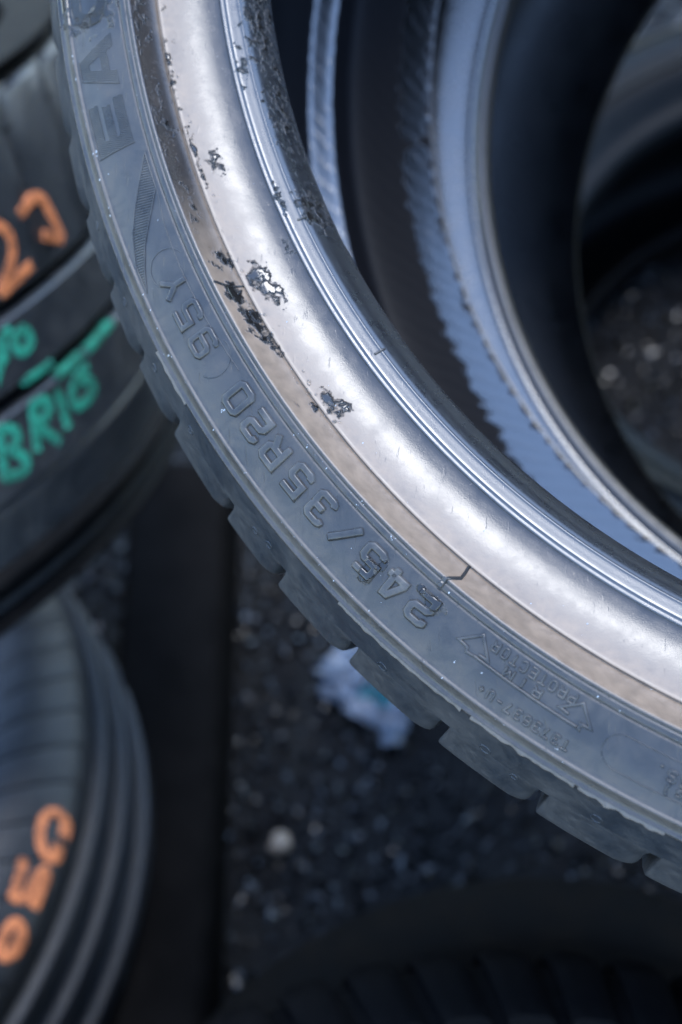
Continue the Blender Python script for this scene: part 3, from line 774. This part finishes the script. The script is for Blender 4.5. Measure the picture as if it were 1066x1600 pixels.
# tyre lying flat on the ground far below, seen through both openings
ax2 = Vector((-.13, .55, .82)).normalized()
m2 = frame(Vector((.341, .155, -.95)) * 1.115, ax2, .075)
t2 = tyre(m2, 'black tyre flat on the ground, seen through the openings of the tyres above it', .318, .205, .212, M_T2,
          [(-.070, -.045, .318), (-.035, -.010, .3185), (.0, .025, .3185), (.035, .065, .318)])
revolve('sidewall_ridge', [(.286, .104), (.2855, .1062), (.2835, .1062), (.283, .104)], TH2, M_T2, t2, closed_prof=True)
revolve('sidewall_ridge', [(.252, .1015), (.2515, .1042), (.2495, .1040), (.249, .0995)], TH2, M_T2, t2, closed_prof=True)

# tyres in the shade at the bottom edge
def ray(px, py): return Vector(((px - 533) / 2221, (800 - py) / 2221, -1))
def at_height(px, py, hgt):
    d = ray(px, py); t = (hgt - H) / d.dot(UP); return d * t
eup = (Vector((0, 1, 0)) - UP[1] * UP).normalized()
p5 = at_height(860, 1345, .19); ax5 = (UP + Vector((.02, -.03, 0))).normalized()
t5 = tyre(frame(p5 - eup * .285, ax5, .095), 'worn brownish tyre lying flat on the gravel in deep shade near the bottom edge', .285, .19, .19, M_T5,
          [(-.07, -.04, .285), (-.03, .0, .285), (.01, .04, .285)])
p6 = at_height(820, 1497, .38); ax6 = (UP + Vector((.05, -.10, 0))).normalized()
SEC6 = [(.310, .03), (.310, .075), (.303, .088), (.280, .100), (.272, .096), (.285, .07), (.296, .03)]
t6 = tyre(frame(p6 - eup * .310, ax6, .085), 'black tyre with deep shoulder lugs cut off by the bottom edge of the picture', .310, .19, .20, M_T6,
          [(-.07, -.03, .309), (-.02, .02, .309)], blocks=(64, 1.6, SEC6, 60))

# ------------------------------------------------------------------ ground
G = bpy.data.meshes.new('ground')
s = 60
gv = [(x * s / 8, y * s / 8, 0) for y in range(-8, 9) for x in range(-8, 9)]
gf = [(j * 17 + i, j * 17 + i + 1, (j + 1) * 17 + i + 1, (j + 1) * 17 + i) for j in range(16) for i in range(16)]
g = mesh_obj('ground', gv, gf, ground_mat(), None); g['kind'] = 'structure'; g['label'] = 'dark wet ground under the tyres'
# gravel
def icos():
    p = (1 + 5 ** .5) / 2
    v = np.array([(-1, p, 0), (1, p, 0), (-1, -p, 0), (1, -p, 0), (0, -1, p), (0, 1, p), (0, -1, -p), (0, 1, -p), (p, 0, -1), (p, 0, 1), (-p, 0, -1), (-p, 0, 1)]) / math.sqrt(1 + p * p)
    f = np.array([(0, 11, 5), (0, 5, 1), (0, 1, 7), (0, 7, 10), (0, 10, 11), (1, 5, 9), (5, 11, 4), (11, 10, 2), (10, 7, 6), (7, 1, 8), (3, 9, 4), (3, 4, 2), (3, 2, 6), (3, 6, 8), (3, 8, 9), (4, 9, 5), (2, 4, 11), (6, 2, 10), (8, 6, 7), (9, 8, 1)])
    return v, f
iv, fi = icos()
NS = 30000
cx, cy = (CAMLOC + WD(at_height(533, 900, 0)))[:2]
rs = np.random.RandomState(3)
pos = np.stack([cx + rs.uniform(-.65, .65, NS), cy + rs.uniform(-.75, .75, NS)], 1)
size = .0018 + .0034 * rs.rand(NS) ** 2.5
VV = np.empty((NS, 12, 3)); 
jit = 1 + .35 * rs.uniform(-1, 1, (NS, 12, 1))
ang = rs.uniform(0, 2 * math.pi, (NS, 3))
base = iv[None] * jit * np.stack([rs.uniform(.8, 1.3, NS), rs.uniform(.7, 1.1, NS), rs.uniform(.45, .8, NS)], 1)[:, None, :]
ca, sa = np.cos(ang[:, 0]), np.sin(ang[:, 0]); cb, sb = np.cos(ang[:, 1] * .1 - .3), np.sin(ang[:, 1] * .1 - .3)
y1 = base[..., 1] * cb[:, None] - base[..., 2] * sb[:, None]; z1 = base[..., 1] * sb[:, None] + base[..., 2] * cb[:, None]
x2 = base[..., 0] * ca[:, None] - y1 * sa[:, None]; y2 = base[..., 0] * sa[:, None] + y1 * ca[:, None]
VV[..., 0] = pos[:, 0:1] + x2 * size[:, None]; VV[..., 1] = pos[:, 1:2] + y2 * size[:, None]; VV[..., 2] = z1 * size[:, None] + size[:, None] * .35
FF = (fi[None] + (np.arange(NS) * 12)[:, None, None]).reshape(-1, 3)
gr = mesh_obj('gravel', VV.reshape(-1, 3), FF.tolist(), stone_mat(), None, smooth=False)
tag(gr, 'dark wet gravel and chippings scattered over the ground', 'gravel', kind='stuff')

def stone(name, px, py, s, mat, label, cat):
    import bmesh
    bm = bmesh.new(); bmesh.ops.create_icosphere(bm, subdivisions=3, radius=1)
    for v in bm.verts:
        k = 1 + .35 * noise.noise(v.co * 1.3 + Vector((px, py, 0))); v.co = v.co * k; v.co.z *= .6
        v.co *= s
    me = bpy.data.meshes.new(name); bm.to_mesh(me); bm.free(); me.materials.append(mat)
    me.polygons.foreach_set('use_smooth', [True] * len(me.polygons))
    o = bpy.data.objects.new(name, me); COL.objects.link(o)
    o.location = CAMLOC + WD(at_height(px, py, 0)) + Vector((0, 0, s * .45 + .004))
    return tag(o, label, cat)
stone('pebble', 440, 1322, .0085, plain('tan_stone', (.20, .16, .12), .6, 120, .3), 'pale tan pebble alone on the dark gravel', 'pebble')

# crumpled pale wrapper
def wrapper():
    n = 26; V = []; F = []
    for j in range(n):
        for i in range(n):
            u, v = i / (n - 1) - .5, j / (n - 1) - .5
            q = Vector((u * 6, v * 6, 1.7))
            z = .011 + .02 * abs(noise.noise(q)) + .013 * abs(noise.noise(q * 2.3)) - .012 * (u * u + v * v) * 2
            sh = .010 * noise.noise(q * .9 + Vector((5, 1, 0)))
            V.append((u * .082 + sh, v * .055 + sh * .7, max(.004, z)))
    for j in range(n - 1):
        for i in range(n - 1): F.append((j * n + i, j * n + i + 1, (j + 1) * n + i + 1, (j + 1) * n + i))
    o = mesh_obj('wrapper', V, F, plain('pale_film', (.13, .16, .21), .35, 60, .45), None)
    o.modifiers.new('thick', 'SOLIDIFY').thickness = .0006
    o.location = CAMLOC + WD(at_height(582, 1086, 0)); o.rotation_euler = (0, 0, rad(-38))
    tag(o, 'crumpled pale wrapper with a teal print lying on the gravel', 'wrapper')
    # printed patch follows the film
    V2 = []; F2 = []; idx = {}
    for j in range(8, 16):
        for i in range(11, 19):
            idx[(i, j)] = len(V2); x, y, z = V[j * n + i]; V2.append((x, y, z + .0008))
    for j in range(8, 15):
        for i in range(11, 18): F2.append((idx[(i, j)], idx[(i + 1, j)], idx[(i + 1, j + 1)], idx[(i, j + 1)]))
    mesh_obj('print_patch', V2, F2, plain('teal_print', (.015, .14, .17), .35, 80, .3), o)
wrapper()

# dark timber beam on the ground between the stacks
def beam():
    a = CAMLOC + WD(at_height(292, 760, .05)); b = CAMLOC + WD(at_height(238, 1660, .05))
    d = (b - a); d.z = 0; L = d.length; d.normalize(); sd_ = Vector((-d.y, d.x, 0))
    V = []; F = []; wv, hv, c = .078, .085, .006
    n = 24
    sec = [(0, 0), (0, hv - c), (c, hv), (wv - c, hv), (wv, hv - c), (wv, 0)]
    for i in range(n + 1):
        for x, z in sec:
            jx = .0012 * noise.noise((i * .7, x * 40, z * 40)); 
            p = a + d * L * i / n + sd_ * (x - wv / 2 + jx); V.append((p.x, p.y, z + jx))
    k = len(sec)
    for i in range(n):
        for j in range(k - 1): F.append((i * k + j, (i + 1) * k + j, (i + 1) * k + j + 1, i * k + j + 1))
    F.append(tuple(range(k))); F.append(tuple(range(n * k, (n + 1) * k))[::-1])
    o = mesh_obj('beam', V, F, plain('dark_timber', (.0045, .0038, .0034), .8, 30, .5, .04), None, sharp=30)
    tag(o, 'long dark timber beam on the ground between the left tyres and the gravel', 'beam')
beam()
